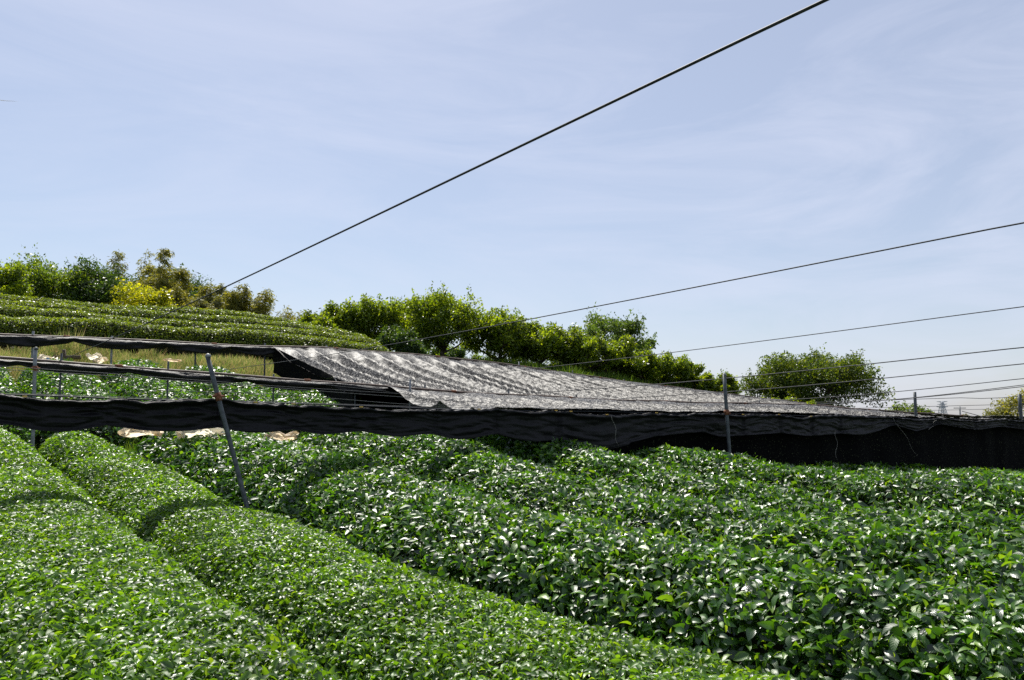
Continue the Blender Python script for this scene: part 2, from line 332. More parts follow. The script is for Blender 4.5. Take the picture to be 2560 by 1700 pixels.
M['roofnet'] = net_mat('shade_net_top_sheen', (.008, .008, .009), (.46, .44, .40), .50, .66, 34, .45, .09, 0, .5)  # pale specks paint the sun's glint and sheen onto black fibres
M['bandnet'] = net_mat('shade_net_drape', (.005, .005, .006), (.011, .011, .013), .4, .75, 45, .55, .22, 0, .5)
M['rollnet'] = net_mat('shade_net_roll', (.005, .005, .006), (.03, .03, .032), .5, .8, 50, .55, .3, 0, .8)
M['sidenet'] = net_mat('shade_net_side_glimmer', (.003, .003, .0035), (.09, .10, .055), .61, .72, 40, .9, .05, .0001, .2)  # opaque; greenish specks paint glimmers of leaves showing through the mesh

# ------------------------------------------------------------------ ground
def axis(lo, hi, a, b, step):
    c = list(np.arange(a, b + 1e-6, step)); s = step
    x = a; L_ = []
    while x > lo: s *= 1.35; x -= s; L_.append(x)
    s = step; x = b; R_ = []
    while x < hi: s *= 1.35; x += s; R_.append(x)
    return np.array(L_[::-1] + c + R_)
gx = axis(-3000, 3000, -26, 44, .45); gy = axis(-120, 4000, -6, 52, .45)
GX, GY = np.meshgrid(gx, gy, indexing='ij'); GZ = ground(GX, GY) + .03 * fnoise(GX * 1.3, GY * 1.3)
g = np_mesh('ground', np.stack([GX, GY, GZ], -1).reshape(-1, 3), [grid_faces(len(gx), len(gy))], M['ground'])
tag(g, 'soil and weeds under and around the tea rows', None, None, 'structure')

# ------------------------------------------------------------------ tea hedges
def hedge(name, label, cat, group, line, half, hgt, dens, leaf, leafw, material, shag=.5, dome=2.5, lodk=1.0, grow=14., rise=0.0, tap=0.0, s0=0.0, tapn=0.0):
    """line: (n,2) centre line on the ground plan; leaf-covered rounded row following the terrain"""
    line = np.asarray(line, float); seg = np.linalg.norm(np.diff(line, axis=0), axis=1); cum = np.concatenate([[0], np.cumsum(seg)]); Lt = cum[-1]
    def frame(s):
        x = np.interp(s, cum, line[:, 0]); y = np.interp(s, cum, line[:, 1])
        x2 = np.interp(np.clip(s + .1, 0, Lt), cum, line[:, 0]) - np.interp(np.clip(s - .1, 0, Lt), cum, line[:, 0])
        y2 = np.interp(np.clip(s + .1, 0, Lt), cum, line[:, 1]) - np.interp(np.clip(s - .1, 0, Lt), cum, line[:, 1])
        n = np.hypot(x2, y2); return x, y, x2 / n, y2 / n
    ex = 2 / dome
    off_n = lambda t: np.cos(t) * 1.3
    def surface(s, t, inset=0.0):
        # t in (0, pi) across; ends rounded off
        x, y, dx, dy = frame(s)
        endf = np.clip(np.minimum(s, Lt - s) / .75, 0, 1); endf = np.sqrt(1 - (1 - endf) ** 2)
        wv = half * (1 + .10 * fnoise(x * .9, y * .9)) * (.35 + .65 * endf) + tap * np.clip((s - s0) / 6, 0, 1.1) ** 2 + tapn * np.clip((s0 - .5 - s) / 2.6, 0, 1.2) - inset
        hv = (hgt + rise + .055 * fnoise(x * 1.1 + 9, y * 1.1) + (.025 + .045 * (shag > .8)) * fnoise(x * 2.3 + off_n(t) , y * 2.3 + 3 - off_n(t)) + .02 * fnoise(x * 6 + off_n(t) * 3, y * 6)) * (.25 + .75 * endf) - inset
        c, sn = np.cos(t), np.sin(t)
        off = wv * np.sign(c) * np.abs(c) ** ex; h = hv * np.abs(sn) ** ex
        px = x - dy * off; py = y + dx * off
        return np.stack([px, py, ground(x, y) + h], -1)
    # inner dark shell, added to block light passing through the row
    ns, ntv = max(6, int(Lt / .18)), 13
    S, T = np.meshgrid(np.linspace(0, Lt, ns), np.linspace(.02, math.pi - .02, ntv), indexing='ij')
    C = surface(S.ravel(), T.ravel(), .07)
    # leaves: rejection by area
    arc = half * 2 + hgt * 1.5
    # density falls with distance while the leaf grows, so far rows stay cheap
    n = int(Lt * arc * dens); s = rng.uniform(0, Lt, n); 
    # sample across by arc length
    tt = np.linspace(.03, math.pi - .03, 200); c = np.cos(tt); sn = np.sin(tt)
    X = half * np.sign(c) * np.abs(c) ** ex; Z = hgt * np.abs(sn) ** ex; al = np.concatenate([[0], np.cumsum(np.hypot(np.diff(X), np.diff(Z)))])
    t = np.interp(rng.uniform(al[-1] * .06, al[-1] * .94, n), al, tt)
    P = surface(s, t); d = np.linalg.norm(P, axis=1)
    gsz = 1 + np.clip(d - 3, 0, 60) / grow
    keep = rng.random(n) < 1 / gsz ** 2
    s, t, P, d, gsz = s[keep], t[keep], P[keep], d[keep], gsz[keep]; n = len(s)
    e = .02; Ps = surface(np.clip(s + e, 0, Lt), t) - surface(np.clip(s - e, 0, Lt), t); Pt = surface(s, np.clip(t + .02, 0.01, 3.13)) - surface(s, np.clip(t - .02, 0.01, 3.13))
    Nn = np.cross(Ps, Pt); Nn /= np.linalg.norm(Nn, axis=1)[:, None] + 1e-9; Nn[Nn[:, 2] < -.05] *= -1
    ctr = surface(s, np.full(n, math.pi / 2)) - [0, 0, hgt * .7]; flip = ((P - ctr) * Nn).sum(1) < 0; Nn[flip] *= -1
    depth = rng.random(n) ** 1.6
    P = P + Nn * (.035 * shag - depth * (.085 + .05 * (shag > .8)))[:, None] + rng.normal(0, .012 * shag, (n, 3))
    r = rng.normal(0, 1, (n, 3)); shoot = rng.random(n) < .065 * shag + .012
    A = r * [.8, .8, .45] + Nn * .30 + [0, 0, -.12]; A[shoot] = r[shoot] * .35 + Nn[shoot] * .5 + [0, 0, 1.0]
    NN = Nn * .95 + [0, -.05, .42] + rng.normal(0, .60, (n, 3)); NN[shoot] = rng.normal(0, 1, (int(shoot.sum()), 3)) + [0, -.4, 0]
    Ln = leaf * rng.uniform(.55, 1.3, n) * gsz; Wd = Ln * leafw * rng.uniform(.85, 1.15, n); Ln[shoot] *= .62 / np.sqrt(gsz[shoot]); Wd[shoot] *= .40 / np.sqrt(gsz[shoot])
    P[shoot, 2] += rng.uniform(-.02, .035, int(shoot.sum())) * shag
    lod = np.where(d < 5.2 * lodk, 0, np.where(d < 13 * lodk, 1, 2))
    cu = rng.uniform(-.55, .02, n); P0 = P - (A / np.linalg.norm(A, axis=1)[:, None]) * Ln[:, None] * .4; q = ~shoot
    V, F, U = leaves(P0[q], A[q], NN[q], Ln[q], Wd[q], lod[q], cu[q])
    mid = line[len(line) // 2]; base = (float(line[0][0]), float(line[0][1]), float(ground(line[0][0], line[0][1])))
    root = empty(name, base); tag(root, label, cat, group)
    b = np.array(base)
    np_mesh('foliage', V - b, F, material, root, U)
    V2_, F2_, U2_ = leaves(P0[shoot], A[shoot], NN[shoot], Ln[shoot], Wd[shoot], lod[shoot], cu[shoot] * .5); np_mesh('young_shoots', V2_ - b, F2_, M['tea_shoot'], root, U2_)['kind'] = 'stuff'
    np_mesh('dark_core', C - b, [grid_faces(ns, ntv)], M['core'], root)
    return root
def vrow(u, v0, v1, bend=0.0, far=0.0, nr=0.0):
    vs = np.arange(v0, v1 + .01, .35); return np.array([xy(u + bend * math.sin((v - 2) * .25) + far * max(0, (v - 5) / 6) ** 2 + nr * min(1.2, max(0, (4.5 - v) / 2.6)), v) for v in vs])

GN = 'tea rows of the near block'
near = [  # centre u, half width, v from, v to, label, kind
    (-.62, .57, 3.0, 11.7, 'clipped tea row just outside the left edge beside the light green row', 'l'),
    (.70, .60, .6, 11.6, 'light green small-leaved tea row filling the bottom left corner', 'l'),
    (1.85, .51, .2, 11.2, 'light green clipped tea row ending behind the drape left of the leaning post', 'l'),
    (3.17, .70, .0, 10.9, 'dark glossy tea row right of the light rows, its side facing the leaning post foot', 'd'),
    (4.55, .65, -.6, 10.8, 'dark glossy tea row, second right of the light green rows', 'd'),
    (5.88, .64, -.8, 10.6, 'dark glossy tea row, third right of the light green rows', 'd'),
    (7.25, .58, -.8, 7.9, 'dark tea row behind the long dark trough at the right edge', 'd'),
    (8.55, .64, -.6, 7.9, 'dark tea row reaching the drape left of the upright post', 'd'),
    (9.88, .64, 0.2, 7.9, 'dark tea row reaching the drape just right of the upright post', 'd'),
    (11.2, .64, 1.2, 7.9, 'dark tea row, second right of the upright post at the side net', 'd'),
    (12.5, .64, 2.2, 7.9, 'dark tea row with tall shoots poking up before the side net', 'd'),
    (13.8, .64, 3.0, 7.9, 'dark tea row before the side net where the cords hang', 'd'),
    (15.1, .64, 4.0, 7.9, 'far right dark tea row before the side net', 'd'),
    (16.4, .64, 4.6, 7.9, 'second last dark tea row at the right frame edge', 'd'),
    (17.7, .64, 5.0, 7.9, 'last dark tea row at the right frame edge by the net', 'd'),
]
FAR = {0: (-.1, 0), 1: (-.25, -.08), 2: (-.50, -.16), 3: (-.40, .22), 4: (-.05, .06)}
for k, (u, hw, a, b, lab, kind) in enumerate(near):
    fr, tp_ = FAR.get(k, (0, 0)); nr = {2: .16, 3: .10}.get(k, 0); tn = {2: .16, 3: -.10}.get(k, 0)
    if kind == 'l': hedge('tea_hedge', lab, 'tea hedge', GN, vrow(u, a, b, .05, fr, nr), hw, .66, 7200, .036, .46, M['tea_light'], shag=.45, dome=2.7, grow=16., tap=tp_, s0=5 - a, tapn=tn, rise=(-.07 if k == 2 else 0))
    else: hedge('tea_hedge', lab, 'tea hedge', GN, vrow(u, a, b, .05, fr, nr), hw - (.05 if k in (5, 6) else 0), .70, 3600, .058, .49, M['tea_dark'], shag=1.15, dome=2.3, grow=18., rise=(.09 if k == 6 else -.04 if k == 5 else 0), tap=tp_, s0=5 - a, tapn=tn)
GM = 'tea rows of the middle block'
midlab = ['leftmost tea row of the middle block behind the thick left post', 'second tea row from the left in the middle block', 'third tea row from the left in the middle block above the drape',
          'middle-block tea row behind the top of the leaning post', 'middle-block tea row just left of the open net edge', 'middle-block tea row half under the open net edge', 'middle-block tea row inside the shade under the net']
for k, u in enumerate((-.6, .7, 2.0, 3.3, 4.6, 5.9, 7.2)):
    hedge('tea_hedge', midlab[k], 'tea hedge', GM, vrow(u, 12.3, 16.9 - (.5 if k > 4 else 0)), .64, .68, 2400, .052, .48, M['tea_dark'] if k else M['tea_light'], shag=.9, dome=2.35, grow=22.)
GH = 'terraced tea rows on the hill'
hl = ['lowest tea row of the hillside terraces, just above the dry grass', 'second hillside tea row from the bottom', 'third hillside tea row from the bottom', 'topmost hillside tea row in front of the trees']
for k in range(4):
    v = 20.5 + 1.42 * k; ue = 11.1 + .62 * k
    us = np.arange(-5.5, ue, .5); ln = np.array([xy(u, v + .012 * max(0, u - 6) ** 2 * (1 if u > 6 else 0) + .12 * math.sin(u * .5 + k)) for u in us])
    hedge('tea_hedge', hl[k], 'tea hedge', GH, ln, .50, .74, 3400, .042, .5, M['tea_hill'], shag=.5, dome=3.6, grow=36.)

# ------------------------------------------------------------------ posts
def post(name, foot, top, rad, label, group, m='galv', clamp=None, cap=True):
    foot = np.asarray(foot, float); top = np.asarray(top, float)
    b = MB(); h = np.linspace(0, 1, 9)[:, None]; pts = foot + (top - foot) * h + np.array([.004, .003, 0]) * np.sin(h * 5)
    b.tube(pts, rad, 14)
    o = b.build(name, M[m], origin=foot); tag(o, label, 'post', group)
    ax = (top - foot) / np.linalg.norm(top - foot)
    def child(nm, mb, mt): c = mb.build(nm, mt); c.data.transform(__import__('mathutils').Matrix.Translation(-Vector(foot))); c.parent = o; return c
    if cap:
        c = MB(); c.tube([top - ax * rad * .9, top - ax * rad * .2, top + ax * rad * .5, top + ax * rad * .9], [rad * 1.18, rad * 1.2, rad * .95, rad * .35], 14); child('cap', c, M['galv_light'] if m != 'galv_light' else M['galv'])
    if clamp is not None:
        q = foot + ax * ((clamp - foot[2]) / ax[2]); c = MB(); c.tube([q - ax * .035, q - ax * .034, q + ax * .034, q + ax * .035], [rad * 1.05, rad * 1.35, rad * 1.35, rad * 1.05], 14)
        dd = np.array([Dv[0], Dv[1], 0]); c.tube([q - dd * rad * 2.3 + [0, 0, .006], q + dd * rad * 2.6 + [0, 0, .006]], .011, 8); c.tube([q + [Vv[0] * -rad * 1.6, Vv[1] * -rad * 1.6, -.015], q + [Vv[0] * -rad * 2.6, Vv[1] * -rad * 2.6, -.02]], .008, 6)
        child('clamp', c, M['rust'])
    return o
GP = 'posts of the front rail'
tL = onv(520, 889, 6.98); bL = onv(612, 1252, 6.75); gz = float(ground(bL[0], bL[1])); dirL = (bL - tL); bL = tL + dirL * ((gz - .1 - tL[2]) / dirL[2])
post('shade_post', bL, tL, .0195, 'thick grey post leaning left, standing in the dark trough', GP, clamp=float(onv(545, 993, 6.98)[2]))
tR = onv(1811, 936, 6.98); bR = onv(1826, 1175, 6.9); dirR = bR - tR; gz = float(ground(bR[0], bR[1])); bR = tR + dirR * ((gz - .1 - tR[2]) / dirR[2])
post('shade_post', bR, tR, .0235, 'tall upright grey post in front of the right-hand drape', GP, clamp=float(onv(1813, 1031, 6.98)[2]))
def vpost(px, top_py, v, rad, label, group, m='galv', clamp_py=None, name='shade_post', cap=False, lean=0.0):
    t = onv(px, top_py, v); f = t.copy(); f[0] += lean; f[2] = float(ground(t[0], t[1])) - .1
    return post(name, f, t, rad, label, group, m, None if clamp_py is None else float(onv(px, clamp_py, v)[2]), cap)
G2 = 'posts of the second rail'
vpost(90, 871, 11.5, .021, 'thick grey post at the far left, rising through both lower rails', G2, 'galv_light', 922, cap=True, lean=.03)
vpost(1026, 948, 11.6, .018, 'pale grey post standing above the black drape near the picture centre', G2, 'galv_light', None)
for px, ty, lab in ((155, 883, 'thin dark post right of the thick far left post'), (422, 903, 'thin post left of the leaning post on the second rail'), (685, 935, 'thin post right of the leaning post before the middle tea'), (888, 949, 'short stub post at the lower corner of the open net'),
                    (1063, 961, 'stub post just right of the pale centre post'), (1272, 972, 'second stub post right of the pale centre post'), (1441, 986, 'third stub post right of the pale centre post'), (1592, 997, 'fourth stub post right of the pale centre post'),
                    (1727, 999, 'stub post left of the tall upright post on the net'), (1898, 1000, 'stub post right of the tall upright post on the net')):
    vpost(px, ty, V2 + .06, .014 if px < 800 else .017, lab, G2)
G3 = 'posts of the back rail'
for px, ty, lab in ((84, 828, 'back rail post at the far left by the dry grass'), (281, 840, 'pale back rail post standing in the dry grass'), (490, 854, 'back rail post above the leaning post'), (663, 858, 'back rail post at the upper corner of the open net'),
                    (817, 864, 'back rail post under the hillside tea'), (1179, 896, 'back rail stub post below the orchard trees'), (1298, 904, 'tilted white back rail stub below the orchard'), (1432, 926, 'back rail stub left of the airy tree'), (1560, 948, 'back rail stub below the airy tree')):
    vpost(px, ty, V3 + .05, .020 if px in (84, 281) else .018, lab, G3, 'galv_light' if px in (281, 84, 1298, 817) else 'galv', lean=-.1 if px == 1298 else 0)
GPR = 'posts in the distance at the right'
p = at(2287, 980, 19.5); f = p.copy(); f[2] = float(ground(p[0], p[1])) - .1; post('shade_post', f, p, .036, 'dark square-looking post rising behind the net at the far right', GPR, 'galv', None, False)
p = at(2549, 985, 21.0); f = p.copy(); f[2] = float(ground(p[0], p[1])) - .1; post('shade_post', f, p, .045, 'grey post at the very right edge before the bush', GPR, 'galv', None, False)

# ------------------------------------------------------------------ rails
def rail(tab, v, u0, u1, rad, label, dz=0.0, m='rail'):
    us = np.arange(u0, u1, .4); pts = np.array([p3(u, v, zl(tab, u) + dz + .008 * math.sin(u * 2.1)) for u in us]); b = MB(); b.tube(pts, rad, 8)
    o = b.build('pipe_rail', M[m], origin=pts[0]); tag(o, label, 'rail', 'long pipe rails of the shade frame')
    for u in (np.arange(u0 + 1.0, u1, 2.7) if rad > .01 else ()):
        z = zl(tab, u) + dz; c = MB(); c.tube([p3(u - .05, v, z), p3(u + .05, v, z)], rad * 1.3, 8)
        k = c.build('coupling', M['rust']); k.data.transform(__import__('mathutils').Matrix.Translation(-Vector(pts[0]))); k.parent = o
rail(L1, V1 + .03, -1.0, 22, .006, 'front pipe rail carrying the hanging black drape', -.012, 'wire')
rail(L2, V2, -1.5, 27, .020, 'middle brownish pipe rail running across the net roof', .02)
rail(L3, V3, -1.5, 36, .022, 'back pipe rail along the upper edge of the net', .015)

# ------------------------------------------------------------------ black drape on the front rail
band_bot = [(-300, 1050), (0, 1060), (91, 1070), (180, 1071), (255, 1062), (364, 1070), (470, 1071), (545, 1068), (619, 1075), (728, 1073), (800, 1080), (871, 1075), (990, 1086), (1057, 1081), (1142, 1094), (1227, 1083), (1330, 1098), (1400, 1098), (1505, 1122), (1580, 1104), (1640, 1090), (1756, 1079), (1800, 1092), (1878, 1087), (1950, 1082), (2020, 1090), (2099, 1084), (2160, 1088), (2234, 1062), (2290, 1078), (2350, 1060), (2440, 1075), (2500, 1066), (2560, 1074), (2700, 1070)]
band_top = [(-300, 978), (0, 986), (110, 999), (200, 1001), (291, 998), (350, 1003), (440, 1002), (546, 996), (640, 1008), (729, 1011), (800, 1017), (905, 1019), (1000, 1026), (1091, 1024), (1150, 1026), (1244, 1022), (1320, 1029), (1396, 1027), (1500, 1038), (1640, 1033), (1700, 1040), (1758, 1031), (1850, 1037), (1950, 1037), (2000, 1046), (2040, 1038), (2100, 1038), (2234, 1043), (2300, 1050), (2336, 1046), (2440, 1052), (2500, 1048), (2560, 1053), (2700, 1056)]
BB = line_table(band_bot, V1 - .03); BT = line_table(band_top, V1 - .03)
ties_px = [30, 270, 546, 735, 910, 1091, 1244, 1393, 1640, 1758, 1860, 1950, 2030, 2100, 2234, 2336, 2440, 2520]
ties = np.array([uvof(*onv(px, 1030, V1 - .03)[:2])[0] for px in ties_px])
def drape(u0, u1):
    us = np.arange(u0, u1, .022); nv = 34
    Uu, S = np.meshgrid(us, np.linspace(0, 1, nv), indexing='ij')
    # smooth the bottom contour
    zt = np.interp(us, *BT); zb = np.interp(us, *BB); k = np.hanning(15); k /= k.sum()
    zt = np.convolve(np.pad(zt, 7, 'edge'), k, 'valid'); zb = np.convolve(np.pad(zb, 7, 'edge'), k, 'valid')
    zt = zt + .012 * fnoise(us * 6, us * 0 + 2, 3)
    Z = zt[:, None] * (1 - S) + zb[:, None] * S
    i = np.clip(np.searchsorted(ties, us), 1, len(ties) - 1); a = (us - ties[i - 1]) / (ties[i] - ties[i - 1]); a = np.clip(a, 0, 1)[:, None]
    swag = np.sin(math.pi * a); Z = Z - .026 * swag * S * (Uu < 7)
    # swag folds: lines that hang between the ties
    ph = (S * 1.0 + .28 * (1 - swag)) * 17 + 2.2 * fnoise(Uu * .8, S * 2)
    fold = .009 * np.sin(ph + 2.5 * fnoise(Uu * 2.3, S * 3)) * vnoise(Uu * 1.7, S * 3) + .024 * fnoise(Uu * 2.0, S * 7 + 1.6 * swag) + .005 * fnoise(Uu * 14, S * 9)
    pleat = .016 * np.exp(-((a - .0) / .07) ** 2) + .016 * np.exp(-((a - 1.) / .07) ** 2)
    roll = .045 * np.exp(-((S - .06) / .08) ** 2) + .022 * np.exp(-((S - .97) / .05) ** 2) + .05 * swag * S * (1 - S)
    vv = (V1 - .03) - (fold + roll) + pleat * np.sin(us * 160)[:, None]
    Z = Z + .012 * np.exp(-(S / .1) ** 2) * fnoise(Uu * 14, S * 4)
    X = Dv[0] * Uu + Vv[0] * vv; Y = Dv[1] * Uu + Vv[1] * vv
    V = np.stack([X, Y, Z], -1).reshape(-1, 3); F = grid_faces(len(us), nv)
    # a back layer, so the bunched cloth has thickness
    vb = (V1 + .05) + .01 * fnoise(Uu * 5 + 8, S * 5); Vb = np.stack([Dv[0] * Uu + Vv[0] * vb, Dv[1] * Uu + Vv[1] * vb, Z + .004], -1).reshape(-1, 3)
    n = len(V); e = np.arange(len(us) - 1) * nv
    top = np.stack([e, e + nv, e + nv + n, e + n], -1); bot = np.stack([e, e + n, e + nv + n, e + nv], -1) + nv - 1
    return np.concatenate([V, Vb]), [F, F[:, ::-1] + n, top, bot]
V, F = drape(-.9, 21.5)
o0 = V[0].copy(); dr = np_mesh('shade_drape', V, F, M['bandnet'], origin=o0); tag(dr, 'long black shade cloth gathered in swags along the front rail', 'shade cloth')
def kid(mb, nm, mt, par, org): k = mb.build(nm, mt); k.data.transform(__import__('mathutils').Matrix.Translation(-Vector([float(a) for a in org]))); k.parent = par; return k
for px in (735, 905, 1393, 1520, 1644, 1860, 1950, 2030, 1200, 1430, 640, 60):
    c = MB(); q = onv(px, 1030, V1 - .09); u = uvof(q[0], q[1])[0]; z = float(np.interp(u, *BT)); c.box(p3(u, V1 - .075, z + .004), .03, .012, .013, np.array([[Dv[0], Dv[1], 0], [Vv[0], Vv[1], 0], [0, 0, 1]])); kid(c, 'clip', M['clip'], dr, o0)
for px, y0, y1, dxp in ((1531, 1040, 1115, 14), (2234, 1045, 1140, 60), (2340, 1050, 1075, -16), (2090, 1078, 1150, 2)):
    c = MB(); n = 10; pts = []
    for i in range(n):
        s = i / (n - 1); pts.append(onv(px + dxp * s + 3 * math.sin(s * 9 + px), y0 + (y1 - y0) * s, V1 - .12))
    c.tube(pts, .0018, 5); kid(c, 'tie_cord', M['rope'], dr, o0)

# full-length side net behind the drape at the right, and the far end of the enclosure
def side(u0, u1, v, tab, depth, nm, lab, vend=None, m='sidenet'):
    us = np.arange(u0, u1, .06); nv = 18; Uu, S = np.meshgrid(us, np.linspace(0, 1, nv), indexing='ij')
    zt = zl(tab, us) - .02; a = np.array([groundp(u, v) for u in us[::8]]); zb = np.interp(us, us[::8], a) + depth
    Z = zt[:, None] * (1 - S) + zb[:, None] * S; vv = v + .03 * fnoise(Uu * 2, S * 1.5) + .02 * np.sin(Uu * 7 + 2 * fnoise(Uu, S))
    V = np.stack([Dv[0] * Uu + Vv[0] * vv, Dv[1] * Uu + Vv[1] * vv, Z], -1).reshape(-1, 3)
    o = np_mesh(nm, V, [grid_faces(len(us), nv)], M[m], origin=V[0].copy()); tag(o, lab, 'shade net'); return o
side(5.7, 22, V1 + .12, L1, .05, 'side_net', 'black side net with painted leaf glimmers hanging to the tea behind the right half of the drape')
side(6.4, 34, V3 - .1, L3, .3, 'side_net', 'dark side net hanging under the back rail inside the enclosure')

# ------------------------------------------------------------------ net roofs
def roof(u0f, u1, va, ta, vb, tb, nm, lab, seed, per=.50, sag=.21):
    nu, nv = int((u1 - 5.0) / .035), 96
    us = np.linspace(0, 1, nu); S = np.linspace(0, 1, nv); A, B = np.meshgrid(us, S, indexing='ij')
    start = u0f(B); Uu = start + (u1 - start) * A ** 1.15
    vv = va + (vb - va) * B
    Z = zl(ta, Uu.ravel()).reshape(Uu.shape) * (1 - B) + zl(tb, Uu.ravel()).reshape(Uu.shape) * B
    ph = Uu / per + .12 * fnoise(Uu * .4 + seed, B * 2); k = np.floor(ph); f = ph - k
    arch = np.abs(np.sin(math.pi * f)); rk = np.modf(np.abs(np.sin(k * 12.9898 + seed) * 43758.5))[0]
    endf = np.clip(np.minimum(B, (1 - B) * .6) / .13, 0, 1); endf = endf * endf * (3 - 2 * endf)
    Z = Z - sag * (.6 + .8 * rk) * arch ** .8 * (.05 + .95 * endf) - .10 * np.sin(math.pi * B)
    puck = np.abs(np.sin(math.pi * (vv / .31 + rk * 3 + .5 * fnoise(Uu * 1.4, B * 6 + seed)))); Z = Z + .050 * (puck - .5) * (.4 + .8 * arch) * endf * np.clip((Uu - start) / .3, 0, 1)
    Z = Z * 1.0
    Z = Z + .014 * fnoise(Uu * 7 + seed, vv * 7, 3) + .03 * fnoise(Uu * 1.1, vv * 1.3 + seed)
    Uj = Uu + .012 * fnoise(Uu * 5, vv * 5)
    V = np.stack([Dv[0] * Uj + Vv[0] * vv, Dv[1] * Uj + Vv[1] * vv, Z + .02], -1).reshape(-1, 3)
    o = np_mesh(nm, V, [grid_faces(nu, nv)], M['roofnet'], origin=V[0].copy()); tag(o, lab, 'shade net', 'shade nets spread flat over the frame'); return o
uA = uvof(*onv(681, 872, V3)[:2])[0]; uB = uvof(*onv(878, 961, V2)[:2])[0]; uC = uvof(*onv(965, 975, V2)[:2])[0]; uD = uvof(*onv(1244, 1021, V1)[:2])[0]
roof(lambda b: uB + (uA - uB) * b + .25 * np.sin(math.pi * b), 35, V2, L2, V3, L3, 'roof_net', 'rippled grey-black net spread between the middle and back rails', 3)
roof(lambda b: uD + (uC - uD) * b + .2 * np.sin(math.pi * b), 21.5, V1, L1, V2, L2, 'roof_net', 'lower rippled net spread between the front and middle rails', 8, per=.42, sag=.11)

# gathered net rolls under the two rear rails
def roll(tab, v, u0, u1, th, lab, seed):
    us = np.arange(u0, u1, .03); n = 18; th_ = np.linspace(0, 2 * math.pi, n, endpoint=False)
    per = 1.25; f = (us / per + .2 * np.sin(us)) % 1; hang = th * (.50 + .75 * np.sin(math.pi * f) ** .8) * (1 + .25 * fnoise(us * .7 + seed, us * 0))
    Uu, T = np.meshgrid(us, th_, indexing='ij'); H = hang[:, None]
    w = .045 + .02 * fnoise(Uu * 3 + seed, np.cos(T) + 2)
    zc = zl(tab, us)[:, None] - H * .5
    vv = v - .035 + w * np.cos(T) * (1 + .45 * np.sin(T * 3 + 3 * fnoise(Uu * 2, T * .3 + seed))) + .012 * fnoise(Uu * 12, T * 2)
    Z = zc + H * .5 * np.sin(T) + .012 * fnoise(Uu * 9 + seed, T * 2)
    V = np.stack([Dv[0] * Uu + Vv[0] * vv, Dv[1] * Uu + Vv[1] * vv, Z], -1).reshape(-1, 3)
    i = np.arange(len(us) - 1)[:, None] * n; j = np.arange(n)[None]; j2 = (j + 1) % n
    F = np.stack([i + j, i + j2, i + n + j2, i + n + j], -1).reshape(-1, 4)
    o = np_mesh('net_roll', V, [F], M['rollnet'], origin=V[0].copy()); tag(o, lab, 'shade net', 'shade nets gathered into rolls')
roll(L2, V2 - .02, -1.2, uD + 1.9, .105, 'black net gathered into a long roll under the middle rail, left of the spread net', 4)
roll(L3, V3 - .02, -1.2, uA + .4, .15, 'black net gathered into a sagging roll under the back rail, below the hillside tea', 9)
# hanging net under the open edge of the upper roof
n = 40; S = np.linspace(0, 1, n); T = np.linspace(0, 1, 8); A, B = np.meshgrid(S, T, indexing='ij')
uu = uB + (uA - uB) * A + .25 * np.sin(math.pi * A) + .03 + .03 * fnoise(A * 8, B * 3); vv = V2 + (V3 - V2) * A
zt = zl(L2, uu) * (1 - A) + zl(L3, uu) * A - .10 * np.sin(math.pi * A); Z = zt - B * (.55 + .05 * fnoise(A * 6, A * 0))
V = np.stack([Dv[0] * uu + Vv[0] * vv, Dv[1] * uu + Vv[1] * vv, Z], -1).reshape(-1, 3)
o = np_mesh('end_net', V, [grid_faces(n, 8)], M['sidenet'], origin=V[0].copy()); tag(o, 'dark net edge hanging below the open left side of the upper net', 'shade net')

# ------------------------------------------------------------------ overhead wires
wl = ['thickest wire, crossing the sky from the top edge down to the left', 'second wire down, crossing the middle of the sky', 'third wire down at the right frame edge', 'fourth wire down at the right frame edge, passing the upright post top',
      'fifth wire down at the right frame edge', 'sixth wire down at the right frame edge', 'upper wire of the close pair at the right edge', 'lower wire of the close pair at the right edge', 'wire below the close pair at the right edge', 'second wire below the close pair at the right edge', 'lowest overhead wire near the far right post']
# (right-hand pixel where it leaves the frame or is seen, height above the eye)
WR = [(2061, 0, .875), (2560, 556, .80), (2560, 766, .78), (2560, 868, .75), (2560, 909, .74), (2560, 946, .74), (2560, 962, .74), (2560, 966, .70), (2560, 989, .72), (2560, 1010, .60), (2560, 1021, .55)]
for k, (px, py, z) in enumerate(WR):
    r = ray(px, py); Pn = r * (z / r[2]); u, v = uvof(Pn[0], Pn[1]); vend = V2
    ze = float(zl(L2, u)) + (.06 if k else .03); 
    if k == 1: ze += .02
    n = 26; vs = np.linspace(v - 2.5, vend, n); sl = (ze - z) / (vend - v) if vend - v > 1 else 0
    if vend - v < 2: vs = np.linspace(v - 6, v + 9, n); sl = -.012
    t = np.linspace(0, 1, n); pts = [p3(u, a, z + sl * (a - v) - .05 * math.sin(math.pi * max(0, min(1, (a - v) / max(.1, vend - v)))) * (1 if k else .6)) for a in vs]
    b = MB(); b.tube(pts, .0041 if k == 0 else .0036 if k < 3 else .0042 + .0006 * k, 8); o = b.build('overhead_wire', M['wire'], origin=pts[0]); tag(o, wl[k], 'wire', 'overhead support wires running over the tea')
